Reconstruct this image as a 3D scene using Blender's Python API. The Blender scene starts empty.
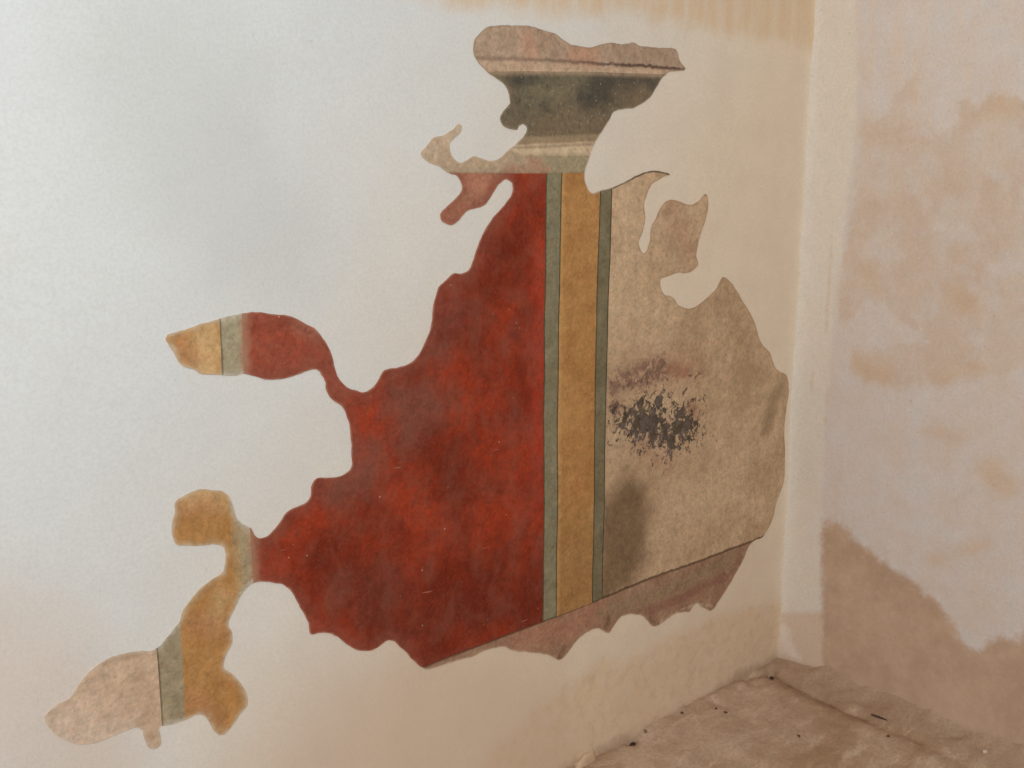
import bpy, bmesh, math, random
import numpy as np
from mathutils import Vector, noise, geometry

random.seed(7)
scene = bpy.context.scene
col = scene.collection

# ------------------------------------------------------------------ camera / room frame
# room frame: corner of the two walls at the origin on the floor; the painted wall is the plane y=0 (x<0),
# the other wall the plane x=0 (y<0), z is up.
W, H, F = 1024.0, 768.0, 1137.0
PITCH = math.atan2(254.0, F)
AZ = math.atan2(1304.6, math.hypot(F, 254.0))
CAM_H = 1.6
HEAD = Vector((math.cos(AZ), math.sin(AZ), 0))
RIGHT = Vector((math.sin(AZ), -math.cos(AZ), 0))
FWD = HEAD * math.cos(PITCH) - Vector((0, 0, math.sin(PITCH)))
UP = HEAD * math.sin(PITCH) + Vector((0, 0, math.cos(PITCH)))


def ray(px, py):
    return RIGHT * (px - W / 2) + UP * (H / 2 - py) + FWD * F


_d = ray(778, 668)
CAM = -_d * (CAM_H / -_d.z) + Vector((0, 0, 0))
CAM.z = CAM_H


def wl(px, py):                                  # photograph point -> (x, z) on the painted wall
    d = ray(px, py); t = -CAM.y / d.y
    return (CAM.x + d.x * t, CAM.z + d.z * t)


def wr(px, py):                                  # -> (y, z) on the wall to the right
    d = ray(px, py); t = -CAM.x / d.x
    return (CAM.y + d.y * t, CAM.z + d.z * t)


def fl(px, py):                                  # -> (x, y) on the floor
    d = ray(px, py); t = -CAM.z / d.z
    return (CAM.x + d.x * t, CAM.y + d.y * t)


cam_data = bpy.data.cameras.new('camera')
cam_data.sensor_fit = 'HORIZONTAL'
cam_data.sensor_width = 36.0
cam_data.lens = 36.0 * F / W
cam = bpy.data.objects.new('camera', cam_data)
col.objects.link(cam)
cam.location = CAM
cam.rotation_euler = FWD.to_track_quat('-Z', 'Y').to_euler()
scene.camera = cam

# ------------------------------------------------------------------ small maths


def smooth(a, b, v):
    t = np.clip((v - a) / (b - a), 0, 1)
    return t * t * (3 - 2 * t)


def seg_dist(P, poly, closed=True):
    """distance of the points P (n,2) to the polyline"""
    P = np.asarray(P, float); poly = np.asarray(poly, float)
    best = np.full(len(P), 1e9)
    n = len(poly)
    for i in range(n if closed else n - 1):
        a, b = poly[i], poly[(i + 1) % n]
        ab = b - a
        L = float(ab @ ab) or 1e-12
        t = np.clip(((P - a) @ ab) / L, 0, 1)
        dx = P[:, 0] - a[0] - t * ab[0]
        dy = P[:, 1] - a[1] - t * ab[1]
        np.minimum(best, np.hypot(dx, dy), out=best)
    return best


def inside(P, poly):
    P = np.asarray(P, float); poly = np.asarray(poly, float)
    res = np.zeros(len(P), bool)
    n = len(poly)
    j = n - 1
    for i in range(n):
        xi, yi = poly[i]; xj, yj = poly[j]
        if yi != yj:
            c = ((yi > P[:, 1]) != (yj > P[:, 1])) & (P[:, 0] < (xj - xi) * (P[:, 1] - yi) / (yj - yi) + xi)
            res ^= c
        j = i
    return res


def sdf(P, poly):                                # > 0 inside
    d = seg_dist(P, poly)
    return np.where(inside(P, poly), d, -d)


def catmull(pts, step, closed=True):
    out = []
    n = len(pts)
    P = [Vector(p) for p in pts]
    for i in range(n if closed else n - 1):
        p0, p1, p2, p3 = P[(i - 1) % n], P[i], P[(i + 1) % n], P[(i + 2) % n]
        if not closed:
            p0 = P[max(i - 1, 0)]; p3 = P[min(i + 2, n - 1)]
        k = max(1, int((p2 - p1).length / step))
        for s in range(k):
            t = s / k
            out.append(0.5 * ((2 * p1) + (p2 - p0) * t + (2 * p0 - 5 * p1 + 4 * p2 - p3) * t * t
                              + (3 * p1 - p0 - 3 * p2 + p3) * t ** 3))
    if not closed:
        out.append(P[-1])
    return out


def fbm(x, y, z, octv=4):
    return noise.fractal((x, y, z), 1.0, 2.0, octv)


def wall_bulge(u, v, seed):                      # hand-trowelled unevenness, metres
    return 0.0035 * fbm(u * 1.7 + seed, v * 1.7, seed, 3) + 0.0010 * fbm(u * 8 + seed, v * 8, 3.0, 2)


# ------------------------------------------------------------------ node helper
def lin(c):
    c /= 255.0
    return c / 12.92 if c <= 0.04045 else ((c + 0.055) / 1.055) ** 2.4


def C(r, g, b, k=1.0):                           # sRGB colour -> linear albedo
    return tuple(min(0.95, lin(v) * k) for v in (r, g, b)) + (1.0,)


class NT:
    def __init__(s, name):
        s.m = bpy.data.materials.new(name)
        s.m.use_nodes = True
        s.t = s.m.node_tree
        s.t.nodes.clear()
        s.geo = s.t.nodes.new('ShaderNodeNewGeometry').outputs['Position']

    def _set(s, sock, v):
        if isinstance(v, bpy.types.NodeSocket):
            s.t.links.new(v, sock)
        elif v is not None:
            sock.default_value = v

    def vec(s, sx=1, sy=1, sz=1, off=(0, 0, 0), rot=(0, 0, 0)):
        n = s.t.nodes.new('ShaderNodeMapping')
        s.t.links.new(s.geo, n.inputs['Vector'])
        n.inputs['Scale'].default_value = (sx, sy, sz)
        n.inputs['Location'].default_value = off
        n.inputs['Rotation'].default_value = rot
        return n.outputs[0]

    def noise(s, scale, detail=4, rough=0.55, dist=0.0, vec=None):
        n = s.t.nodes.new('ShaderNodeTexNoise')
        s.t.links.new(vec or s.geo, n.inputs['Vector'])
        n.inputs['Scale'].default_value = scale
        n.inputs['Detail'].default_value = detail
        n.inputs['Roughness'].default_value = rough
        n.inputs['Distortion'].default_value = dist
        return n.outputs['Fac']

    def voro(s, scale, rand=1.0, vec=None):
        n = s.t.nodes.new('ShaderNodeTexVoronoi')
        s.t.links.new(vec or s.geo, n.inputs['Vector'])
        n.inputs['Scale'].default_value = scale
        n.inputs['Randomness'].default_value = rand
        return n.outputs['Distance']

    def attr(s, name):
        n = s.t.nodes.new('ShaderNodeAttribute')
        n.attribute_name = name
        return n.outputs['Fac']

    def math(s, op, a, b=0.0, c=None, clamp=False):
        n = s.t.nodes.new('ShaderNodeMath')
        n.operation = op
        n.use_clamp = clamp
        s._set(n.inputs[0], a); s._set(n.inputs[1], b)
        if c is not None:
            s._set(n.inputs[2], c)
        return n.outputs[0]

    def add(s, a, b): return s.math('ADD', a, b)
    def sub(s, a, b): return s.math('SUBTRACT', a, b)
    def mul(s, a, b): return s.math('MULTIPLY', a, b)
    def mx(s, a, b): return s.math('MAXIMUM', a, b)
    def mn(s, a, b): return s.math('MINIMUM', a, b)
    def ab(s, a): return s.math('ABSOLUTE', a)

    def rng(s, v, a, b, c=0.0, d=1.0):
        n = s.t.nodes.new('ShaderNodeMapRange')
        n.interpolation_type = 'SMOOTHSTEP'
        s._set(n.inputs['Value'], v)
        n.inputs['From Min'].default_value = a
        n.inputs['From Max'].default_value = b
        n.inputs['To Min'].default_value = c
        n.inputs['To Max'].default_value = d
        return n.outputs[0]

    def mix(s, f, a, b, mode='MIX'):
        n = s.t.nodes.new('ShaderNodeMix')
        n.data_type = 'RGBA'
        n.blend_type = mode
        s._set(n.inputs['Factor'], f)
        s._set(n.inputs['A'] if 0 else n.inputs[6], a)
        s._set(n.inputs[7], b)
        return n.outputs[2]

    def scale(s, colour, f):
        n = s.t.nodes.new('ShaderNodeVectorMath')
        n.operation = 'SCALE'
        s._set(n.inputs[0], colour)
        s._set(n.inputs['Scale'], f)
        return n.outputs[0]

    def mottle(s, colour, amt, sc=1.0):
        m1 = s.noise(34 * sc, 6, 0.72, 0.3)
        m2 = s.noise(120 * sc, 4, 0.72)
        v = s.add(s.mul(s.sub(m1, 0.5), 1.5 * amt), s.mul(s.sub(m2, 0.5), 1.3 * amt))
        colour = s.scale(colour, s.add(v, 1.0))
        h = s.noise(60 * sc, 4, 0.65, 0.0, s.vec(1, 1, 1, (4, 2, 6)))
        return s.mix(s.rng(h, 0.42, 0.66, 0, 0.30 * amt), colour, s.mix(1.0, colour, (1.25, 0.95, 0.80, 1), 'MULTIPLY'))

    def mask(s, name, w, amp=0.0, scale=20.0, detail=5, rough=0.6, off=0.0):
        """signed distance attribute + noise -> soft irregular mask"""
        v = s.attr(name)
        if amp:
            v = s.add(v, s.mul(s.sub(s.noise(scale, detail, rough), 0.5), amp))
        return s.rng(v, off - w, off + w)

    def out(s, colour, rough=0.9, bump=None, bdist=0.002, bstr=0.5, spec=0.25):
        p = s.t.nodes.new('ShaderNodeBsdfPrincipled')
        o = s.t.nodes.new('ShaderNodeOutputMaterial')
        s._set(p.inputs['Base Color'], colour)
        s._set(p.inputs['Roughness'], rough)
        p.inputs['Specular IOR Level'].default_value = spec
        if bump is not None:
            b = s.t.nodes.new('ShaderNodeBump')
            b.inputs['Strength'].default_value = bstr
            b.inputs['Distance'].default_value = bdist
            s._set(b.inputs['Height'], bump)
            s.t.links.new(b.outputs[0], p.inputs['Normal'])
        s.t.links.new(p.outputs[0], o.inputs[0])
        return s.m


def set_attr(me, name, values):
    a = me.attributes.new(name, 'FLOAT', 'POINT')
    a.data.foreach_set('value', np.asarray(values, np.float32))


def link(name, me, mat=None, parent=None):
    o = bpy.data.objects.new(name, me)
    col.objects.link(o)
    if mat:
        me.materials.append(mat)
    if parent:
        o.parent = parent
    return o


def axis(a, b, fine, coarse, f0, f1):
    """sorted coordinates from a to b: spacing fine inside [f0,f1], coarse outside"""
    out = [a]
    while out[-1] < b - 1e-9:
        x = out[-1]
        st = fine if f0 - 1e-6 <= x < f1 - 1e-9 else coarse
        nx = x + st
        if x < f0 - 1e-6 and nx > f0:
            nx = f0
        out.append(min(nx, b))
    return np.array(out)


def grid_mesh(name, U, V, func):
    verts = [func(u, v) for v in V for u in U]
    nu = len(U)
    faces = [(j * nu + i, j * nu + i + 1, (j + 1) * nu + i + 1, (j + 1) * nu + i)
             for j in range(len(V) - 1) for i in range(nu - 1)]
    me = bpy.data.meshes.new(name)
    me.from_pydata(verts, [], faces)
    me.polygons.foreach_set('use_smooth', [True] * len(faces))
    me.update()
    return me


# ------------------------------------------------------------------ floor height


CREASE = [fl(*p) for p in [(771, 681), (790, 692), (806, 699), (822, 708), (845, 719), (872, 730), (905, 742), (960, 766), (1010, 790)]]
LEFTCRACK = [fl(*p) for p in [(540, 800), (588, 768), (606, 757), (622, 750), (632, 744), (646, 731), (664, 720), (682, 712), (700, 703), (722, 694), (745, 686), (771, 680)]]
HOLLOWS = [(fl(632, 745), 0.022, 0.020), (fl(645, 732), 0.013, 0.010), (fl(771, 679), 0.012, 0.022), (fl(716, 709), 0.014, 0.010),
           (fl(726, 713), 0.010, 0.010), (fl(682, 713), 0.012, 0.010), (fl(799, 737), 0.012, 0.008)]
MOUNDS = [(fl(690, 745), 0.16, 0.018), (fl(735, 703), 0.12, 0.012), (fl(820, 735), 0.17, 0.020), (fl(590, 790), 0.12, 0.02), (fl(900, 765), 0.15, 0.012)]


def floor_z(P):
    P = np.asarray(P, float)
    z = np.array([0.010 * fbm(x * 3.1, y * 3.1, 1.0, 4) + 0.0045 * fbm(x * 11, y * 11, 7.0, 3)
                  + 0.0016 * fbm(x * 34, y * 34, 2.0, 2) for x, y in P])
    # long low ridges running across the ground towards the corner
    z += np.array([0.006 * (1 - abs(2 * ((noise.noise((x * 4 + y * 1.2, y * 7 - x * 3, 5.0)) + 1) / 2) - 1) * 1.6) for x, y in P])
    dr = -P[:, 0]; dl = -P[:, 1]
    wob = np.array([noise.noise((x * 9, y * 9, 21.0)) + 0.6 * noise.noise((x * 27, y * 27, 5.0)) for x, y in P])
    z += (0.055 + 0.022 * wob) * np.exp(-dr / 0.060) * (1 - 0.75 * np.exp(-dl / 0.10)) + (0.016 + 0.006 * wob) * np.exp(-dl / 0.045)
    dc = seg_dist(P, CREASE, False)
    z -= 0.006 * np.exp(-(dc / 0.018) ** 2)
    z += 0.003 * np.exp(-((dc - 0.05) / 0.03) ** 2)
    dk = seg_dist(P, LEFTCRACK, False)
    z -= 0.010 * np.exp(-(dk / 0.010) ** 2)
    for (hx, hy), r, dep in HOLLOWS:
        z -= dep * np.exp(-((P[:, 0] - hx) ** 2 + (P[:, 1] - hy) ** 2) / r ** 2)
    for (hx, hy), r, dep in MOUNDS:
        z += dep * np.exp(-((P[:, 0] - hx) ** 2 + (P[:, 1] - hy) ** 2) / r ** 2)
    return z


# ------------------------------------------------------------------ WALL LEFT (painted wall)
K = 1.28                                         # photo colour -> albedo: the level of light on the painted wall


def plaster_left():
    n = NT('white_lime_plaster')
    big = n.noise(1.6, 4, 0.55)
    med = n.noise(9, 4, 0.6)
    fine = n.noise(160, 3, 0.6)
    base = n.mix(n.rng(big, 0.3, 0.7), (0.755, 0.745, 0.735, 1), (0.785, 0.775, 0.765, 1))
    base = n.mix(n.mul(n.rng(med, 0.52, 0.75), 0.25), base, (0.77, 0.72, 0.655, 1))
    # the patched plaster near the corner is a creamier batch
    cream = n.rng(n.add(n.attr('cream'), n.mul(n.sub(n.noise(3.0, 4), 0.5), 0.35)), 0.0, 1.0)
    base = n.mix(cream, base, n.mix(n.rng(med, 0.35, 0.7), C(191, 174, 154, 1.66), C(187, 169, 150, 1.66)))
    # older tan plaster along the top
    top = n.mask('topband', 0.03, 0.08, 9, 5)
    streak = n.noise(26, 4, 0.6, 0.0, n.vec(1, 1, 0.12))
    base = n.mix(n.mul(top, n.rng(streak, 0.25, 0.7, 0.35, 0.95)), base, C(187, 160, 130, 1.56))
    # stained foot of the wall
    foot = n.mask('foot', 0.030, 0.11, 11, 6)
    rub = n.noise(22, 5, 0.65, 0.4, n.vec(1, 1, 1.0, (0, 0, 0), (0, 0.5, 0)))
    base = n.mix(n.mul(foot, n.rng(rub, 0.28, 0.62, 0.45, 1.0)), base, C(171, 149, 124, 1.98))
    base = n.mix(n.mul(foot, n.rng(n.noise(30, 6, 0.7, 0.5), 0.46, 0.68, 0, 0.40)), base, C(154, 128, 102, 1.8))
    contact = n.mask('contact', 0.022, 0.10, 13, 6)
    base = n.mix(n.mul(contact, 0.9), base, n.mix(n.rng(med, 0.35, 0.65), C(146, 119, 94, 1.5), C(160, 134, 109, 1.5)))
    pink = n.mask('pinkish', 0.10, 0.15, 6, 4)
    base = n.mix(n.mul(pink, 0.5), base, C(200, 176, 158, 1.25))
    grey = n.mask('smudge', 0.10, 0.20, 5, 5)
    base = n.mix(n.mul(grey, 0.45), base, C(190, 188, 184, 1.2))
    spk = n.rng(n.noise(60, 2, 0.5), 0.70, 0.78)
    base = n.mix(n.mul(spk, 0.18), base, C(170, 150, 128))
    base = n.mix(n.rng(fine, 0.3, 0.75, 0.0, 0.16), base, C(170, 160, 148))
    warm = n.rng(n.add(n.attr('low'), n.mul(n.sub(n.noise(4, 5), 0.5), 0.5)), 0.0, 1.0)
    base = n.mix(n.mul(warm, 0.62), base, C(186, 160, 138, 1.40))
    base = n.mottle(base, 0.05, 0.8)
    h = n.add(n.mul(fine, 0.25), n.add(n.mul(n.noise(38, 4), 0.35), n.noise(12, 3)))
    return n.out(base, 0.93, h, 0.0022, 0.17, 0.15)


U = np.concatenate([axis(-5.0, -0.12, 0.02, 0.08, -3.0, -0.12), np.arange(-0.114, 0.0001, 0.006)])
V = axis(-0.12, 3.2, 0.02, 0.08, 0.0, 2.6)


def left_pt(u, v):
    return (u, -wall_bulge(u, v, 11.0) - 0.010 * math.exp(u / 0.012), v)


me = grid_mesh('wall_left', U, V, left_pt)
P = np.array([(u, v) for v in V for u in U])
xa, xb = wl(110, 320)[0], wl(720, 320)[0]
set_attr(me, 'cream', (P[:, 0] - xa) / (xb - xa) - 0.42 * (P[:, 1] - 1.35))
zt, zl = wl(300, 560)[1], wl(300, 740)[1]
set_attr(me, 'low', (zt - P[:, 1]) / (zt - zl) * smooth(wl(60, 600)[0], wl(330, 600)[0], P[:, 0]) * (1 - 0.7 * smooth(wl(460, 650)[0], wl(600, 650)[0], P[:, 0])) - 0.15)
set_attr(me, 'topband', sdf(P, [wl(*p) for p in [(370, -300), (380, -12), (430, 2), (500, 10), (570, 12), (640, 14), (690, 26), (740, 40), (775, 44), (806, 50), (845, 55), (870, -300)]]))
set_attr(me, 'foot', sdf(P, [wl(*p) for p in [(430, 830), (500, 745), (545, 700), (590, 668), (640, 655), (690, 628), (730, 612), (790, 597), (800, 700), (640, 850)]]))
set_attr(me, 'contact', 0.030 + 0.02 * smooth(-0.5, 0.0, P[:, 0]) - np.abs(P[:, 1]))
set_attr(me, 'pinkish', 0.13 - seg_dist(P, [wl(*p) for p in [(-60, 640), (20, 690), (60, 780)]], False))
set_attr(me, 'smudge', 0.14 - seg_dist(P, [wl(*p) for p in [(150, 60), (190, 140), (260, 230)]], False))
MAT_LEFT = plaster_left()
o = link('wall_left', me, MAT_LEFT)
o['kind'] = 'structure'
o['label'] = 'white and cream lime plaster wall carrying the painted fragment'

# ------------------------------------------------------------------ WALL RIGHT


def plaster_right():
    n = NT('patched_tan_plaster')
    big = n.noise(2.2, 5, 0.6)
    med = n.noise(11, 5, 0.62)
    fine = n.noise(160, 3, 0.6)
    pale = n.mix(n.rng(med, 0.35, 0.68), C(189, 178, 172, 1.42), C(190, 173, 161, 1.42))
    pale = n.mix(n.mul(n.rng(big, 0.45, 0.65), 0.35), pale, C(191, 170, 152, 1.42))
    # vertical brush streaks of limewash high up
    st = n.noise(30, 4, 0.6, 0.0, n.vec(1, 1, 0.06))
    pale = n.mix(n.mul(n.rng(st, 0.48, 0.62), n.mul(n.attr('high'), 0.35)), pale, C(196, 172, 150, 1.42))
    tan = n.mix(n.rng(n.noise(7, 5, 0.6), 0.3, 0.7), C(187, 168, 152, 1.42), C(182, 158, 139, 1.42))
    up = n.mask('uppertan', 0.012, 0.12, 17, 7, 0.7)
    base = n.mix(n.mul(up, n.rng(n.noise(8, 6, 0.62, 0.3), 0.34, 0.60, 0.20, 1.0)), pale, tan)
    # whiter strip down the corner, with thin drips
    strip = n.mask('strip', 0.012, 0.03, 14, 5)
    base = n.mix(n.mul(strip, 0.8), base, C(195, 183, 169, 1.46))
    drip = n.mask('drips', 0.006, 0.02, 30, 4)
    base = n.mix(n.mul(drip, 0.45), base, C(184, 152, 126, 1.42))
    sm = n.mask('smears', 0.03, 0.07, 18, 5)
    base = n.mix(n.mul(sm, 0.55), base, C(186, 155, 126, 1.42))
    # bare tan render at the bottom
    low = n.mask('lowertan', 0.016, 0.07, 22, 7, 0.65)
    lt = n.mix(n.rng(n.noise(6, 5, 0.6), 0.3, 0.7), C(153, 125, 103, 1.62), C(166, 138, 116, 1.62))
    lt = n.mix(n.mul(n.rng(n.noise(40, 4, 0.6), 0.5, 0.75), 0.4), lt, C(174, 149, 131, 1.58))
    base = n.mix(n.mul(low, 0.97), base, lt)
    sf = n.mask('stripfoot', 0.010, 0.02, 20, 4)
    base = n.mix(n.mul(sf, 0.62), base, C(184, 157, 131, 1.5))
    blot = n.mask('blot', 0.014, 0.03, 24, 5)
    base = n.mix(n.mul(blot, 0.7), base, C(198, 182, 168, 1.5))
    contact = n.mask('contact', 0.02, 0.05, 16, 6)
    base = n.mix(n.mul(contact, 0.65), base, C(150, 123, 101, 1.5))
    base = n.mix(n.rng(fine, 0.3, 0.75, 0.0, 0.16), base, C(160, 140, 124))
    spk = n.rng(n.noise(75, 2, 0.5), 0.70, 0.76)
    base = n.mix(n.mul(spk, 0.22), base, C(140, 112, 92))
    base = n.mottle(base, 0.12, 0.7)
    h = n.add(n.mul(fine, 0.25), n.add(n.mul(n.noise(34, 4), 0.7), n.mul(n.noise(10, 4), 1.3)))
    return n.out(base, 0.94, h, 0.003, 0.40, 0.15)


U = np.concatenate([axis(-4.5, -0.12, 0.012, 0.08, -1.0, -0.12), np.arange(-0.114, 0.0001, 0.006)])
V = axis(-0.12, 3.2, 0.015, 0.08, 0.0, 2.4)


def right_pt(u, v):
    return (-wall_bulge(u, v, 37.0) - 0.012 * math.exp(u / 0.014), u, v)


me = grid_mesh('wall_right', U[::-1], V, right_pt)
P = np.array([(u, v) for v in V for u in U[::-1]])
R = lambda *pts: [wr(*p) for p in pts]
set_attr(me, 'high', smooth(wr(900, 330)[1], wr(900, 60)[1], P[:, 1]))
set_attr(me, 'uppertan', sdf(P, R((862, 118), (885, 117), (893, 97), (908, 78), (918, 84), (914, 100), (904, 108), (910, 120), (925, 120), (938, 142), (953, 130), (960, 106), (982, 108), (1000, 92), (1040, 112), (1110, 90), (1180, 130), (1290, 110), (1400, 40), (1460, 200), (1380, 330), (1270, 420), (1160, 400), (1060, 360), (1000, 374), (960, 376), (940, 386), (900, 388), (868, 384), (850, 368), (856, 352), (892, 346), (926, 342), (905, 322), (882, 304), (866, 300), (846, 334), (838, 325), (843, 268), (852, 200))))
set_attr(me, 'strip', sdf(P, R((818, -200), (852, -200), (858, 110), (850, 180), (842, 252), (832, 340), (824, 460), (822, 530), (821, 612), (778, 612), (780, 590))))
dr = np.full(len(P), -1.0)
for a in (((831, 236), (829, 290), (826, 332)), ((845, 250), (843, 290), (840, 322)), ((813, 372), (811, 395)), ((828, 380), (826, 425))):
    dr = np.maximum(dr, 0.003 - seg_dist(P, R(*a), False))
set_attr(me, 'drips', dr)
sm = np.full(len(P), -1.0)
for (a, b, r) in (((862, 366), (884, 372), .030), ((945, 380), (975, 368), .020), ((955, 300), (975, 308), .025), ((930, 430), (955, 440), .020), ((868, 272), (872, 285), .018), ((990, 470), (1010, 490), .03), ((912, 82), (914, 95), .012), ((990, 112), (1005, 108), .02), ((985, 545), (930, 560), .012)):
    sm = np.maximum(sm, r - seg_dist(P, R(a, b), False))
set_attr(me, 'smears', sm)
set_attr(me, 'lowertan', sdf(P, R((822, 534), (826, 520), (838, 522), (850, 535), (868, 548), (880, 560), (896, 570), (912, 580), (924, 594), (936, 600), (946, 616), (958, 632), (966, 646), (978, 650), (990, 643), (1002, 637), (1014, 640), (1030, 628), (1060, 640), (1120, 640), (1180, 675), (1260, 670), (1340, 715), (1450, 720), (1600, 790), (1900, 850), (2600, 1000), (2600, 2200), (1000, 900), (822, 720))))
set_attr(me, 'stripfoot', sdf(P, R((760, 613), (823, 613), (823, 730), (760, 730))))
set_attr(me, 'blot', 0.016 - seg_dist(P, R((785, 630), (790, 650), (797, 662)), False))
set_attr(me, 'contact', 0.045 - seg_dist(P, [(-5, 0.0), (0, 0.0)], False))
o = link('wall_right', me, plaster_right())
o['kind'] = 'structure'
o['label'] = 'patchy tan and pale plaster wall to the right of the corner'

# ------------------------------------------------------------------ FLOOR


def earth():
    n = NT('trodden_earth')
    big = n.noise(4, 5, 0.6, 0.5, n.vec(1, 1, 1, (0, 0, 0), (0, 0, 0.5)))
    st = n.noise(9, 6, 0.65, 0.8, n.vec(1.0, 2.6, 1, (0, 0, 0), (0, 0, -0.75)))
    fine = n.noise(120, 4, 0.65)
    base = n.mix(n.rng(big, 0.35, 0.65), C(146, 117, 92, 1.45), C(168, 143, 118, 1.45))
    base = n.mix(n.mul(n.rng(st, 0.50, 0.66), 0.6), base, C(176, 152, 131, 1.55))
    base = n.mix(n.mul(n.rng(st, 0.48, 0.28), 0.5), base, C(134, 104, 80, 1.5))
    base = n.mix(n.mul(n.mask('pinkdust', 0.06, 0.2, 8, 6, 0.65), 0.45), base, C(168, 142, 122, 1.55))
    base = n.mix(n.mul(n.mask('cornerstain', 0.02, 0.08, 22, 6, 0.65), 0.45), base, C(128, 98, 76, 1.45))
    base = n.mix(n.mul(n.mask('dark', 0.008, 0.016, 40, 5), 0.75), base, C(98, 68, 50, 1.2))
    base = n.mix(n.mul(n.rng(n.add(n.attr('skirt'), n.mul(n.sub(n.noise(14, 5), 0.5), 0.10)), -0.02, 0.03), 0.85), base, n.mix(n.rng(n.noise(6, 5, 0.6), 0.3, 0.7), C(150, 122, 101, 1.38), C(160, 133, 112, 1.38)))
    spk = n.rng(n.voro(70), 0.14, 0.08)
    base = n.mix(n.mul(n.mul(spk, n.rng(n.noise(6, 3), 0.5, 0.62)), 0.5), base, C(100, 72, 52))
    base = n.mix(n.rng(fine, 0.35, 0.75, 0, 0.35), base, C(124, 94, 72, 1.2))
    base = n.mottle(base, 0.22, 0.6)
    h = n.add(n.mul(fine, 0.35), n.add(n.mul(n.noise(45, 5, 0.65), 0.8), st))
    return n.out(base, 0.96, h, 0.003, 0.32, 0.1)


U = axis(-5.0, 0.06, 0.010, 0.10, -1.6, 0.06)
V = axis(-4.5, 0.06, 0.010, 0.10, -1.5, 0.06)
P = np.array([(u, v) for v in V for u in U])
Z = floor_z(P)
it = iter(Z)
me = grid_mesh('floor', U, V, lambda u, v: (u, v, float(next(it))))
dk = np.full(len(P), -1.0)
for (hx, hy), r, dep in HOLLOWS[:1]:
    dk = np.maximum(dk, r * 0.6 - np.hypot(P[:, 0] - hx, P[:, 1] - hy))
dk = np.maximum(dk, 0.002 - seg_dist(P, LEFTCRACK, False))
dk = np.maximum(dk, 0.004 - seg_dist(P, CREASE[:6], False))  # shadow in the crease, painted as darker earth
set_attr(me, 'dark', dk)
set_attr(me, 'skirt', 0.085 + P[:, 0])
set_attr(me, 'pinkdust', 0.16 - seg_dist(P, [fl(660, 745), fl(700, 728), fl(760, 720)], False))
set_attr(me, 'cornerstain', 0.045 - seg_dist(P, [fl(770, 676), fl(800, 696), fl(830, 712)], False))
o = link('floor', me, earth())
o['kind'] = 'structure'
o['label'] = 'uneven brown trodden earth floor in the corner'

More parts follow.
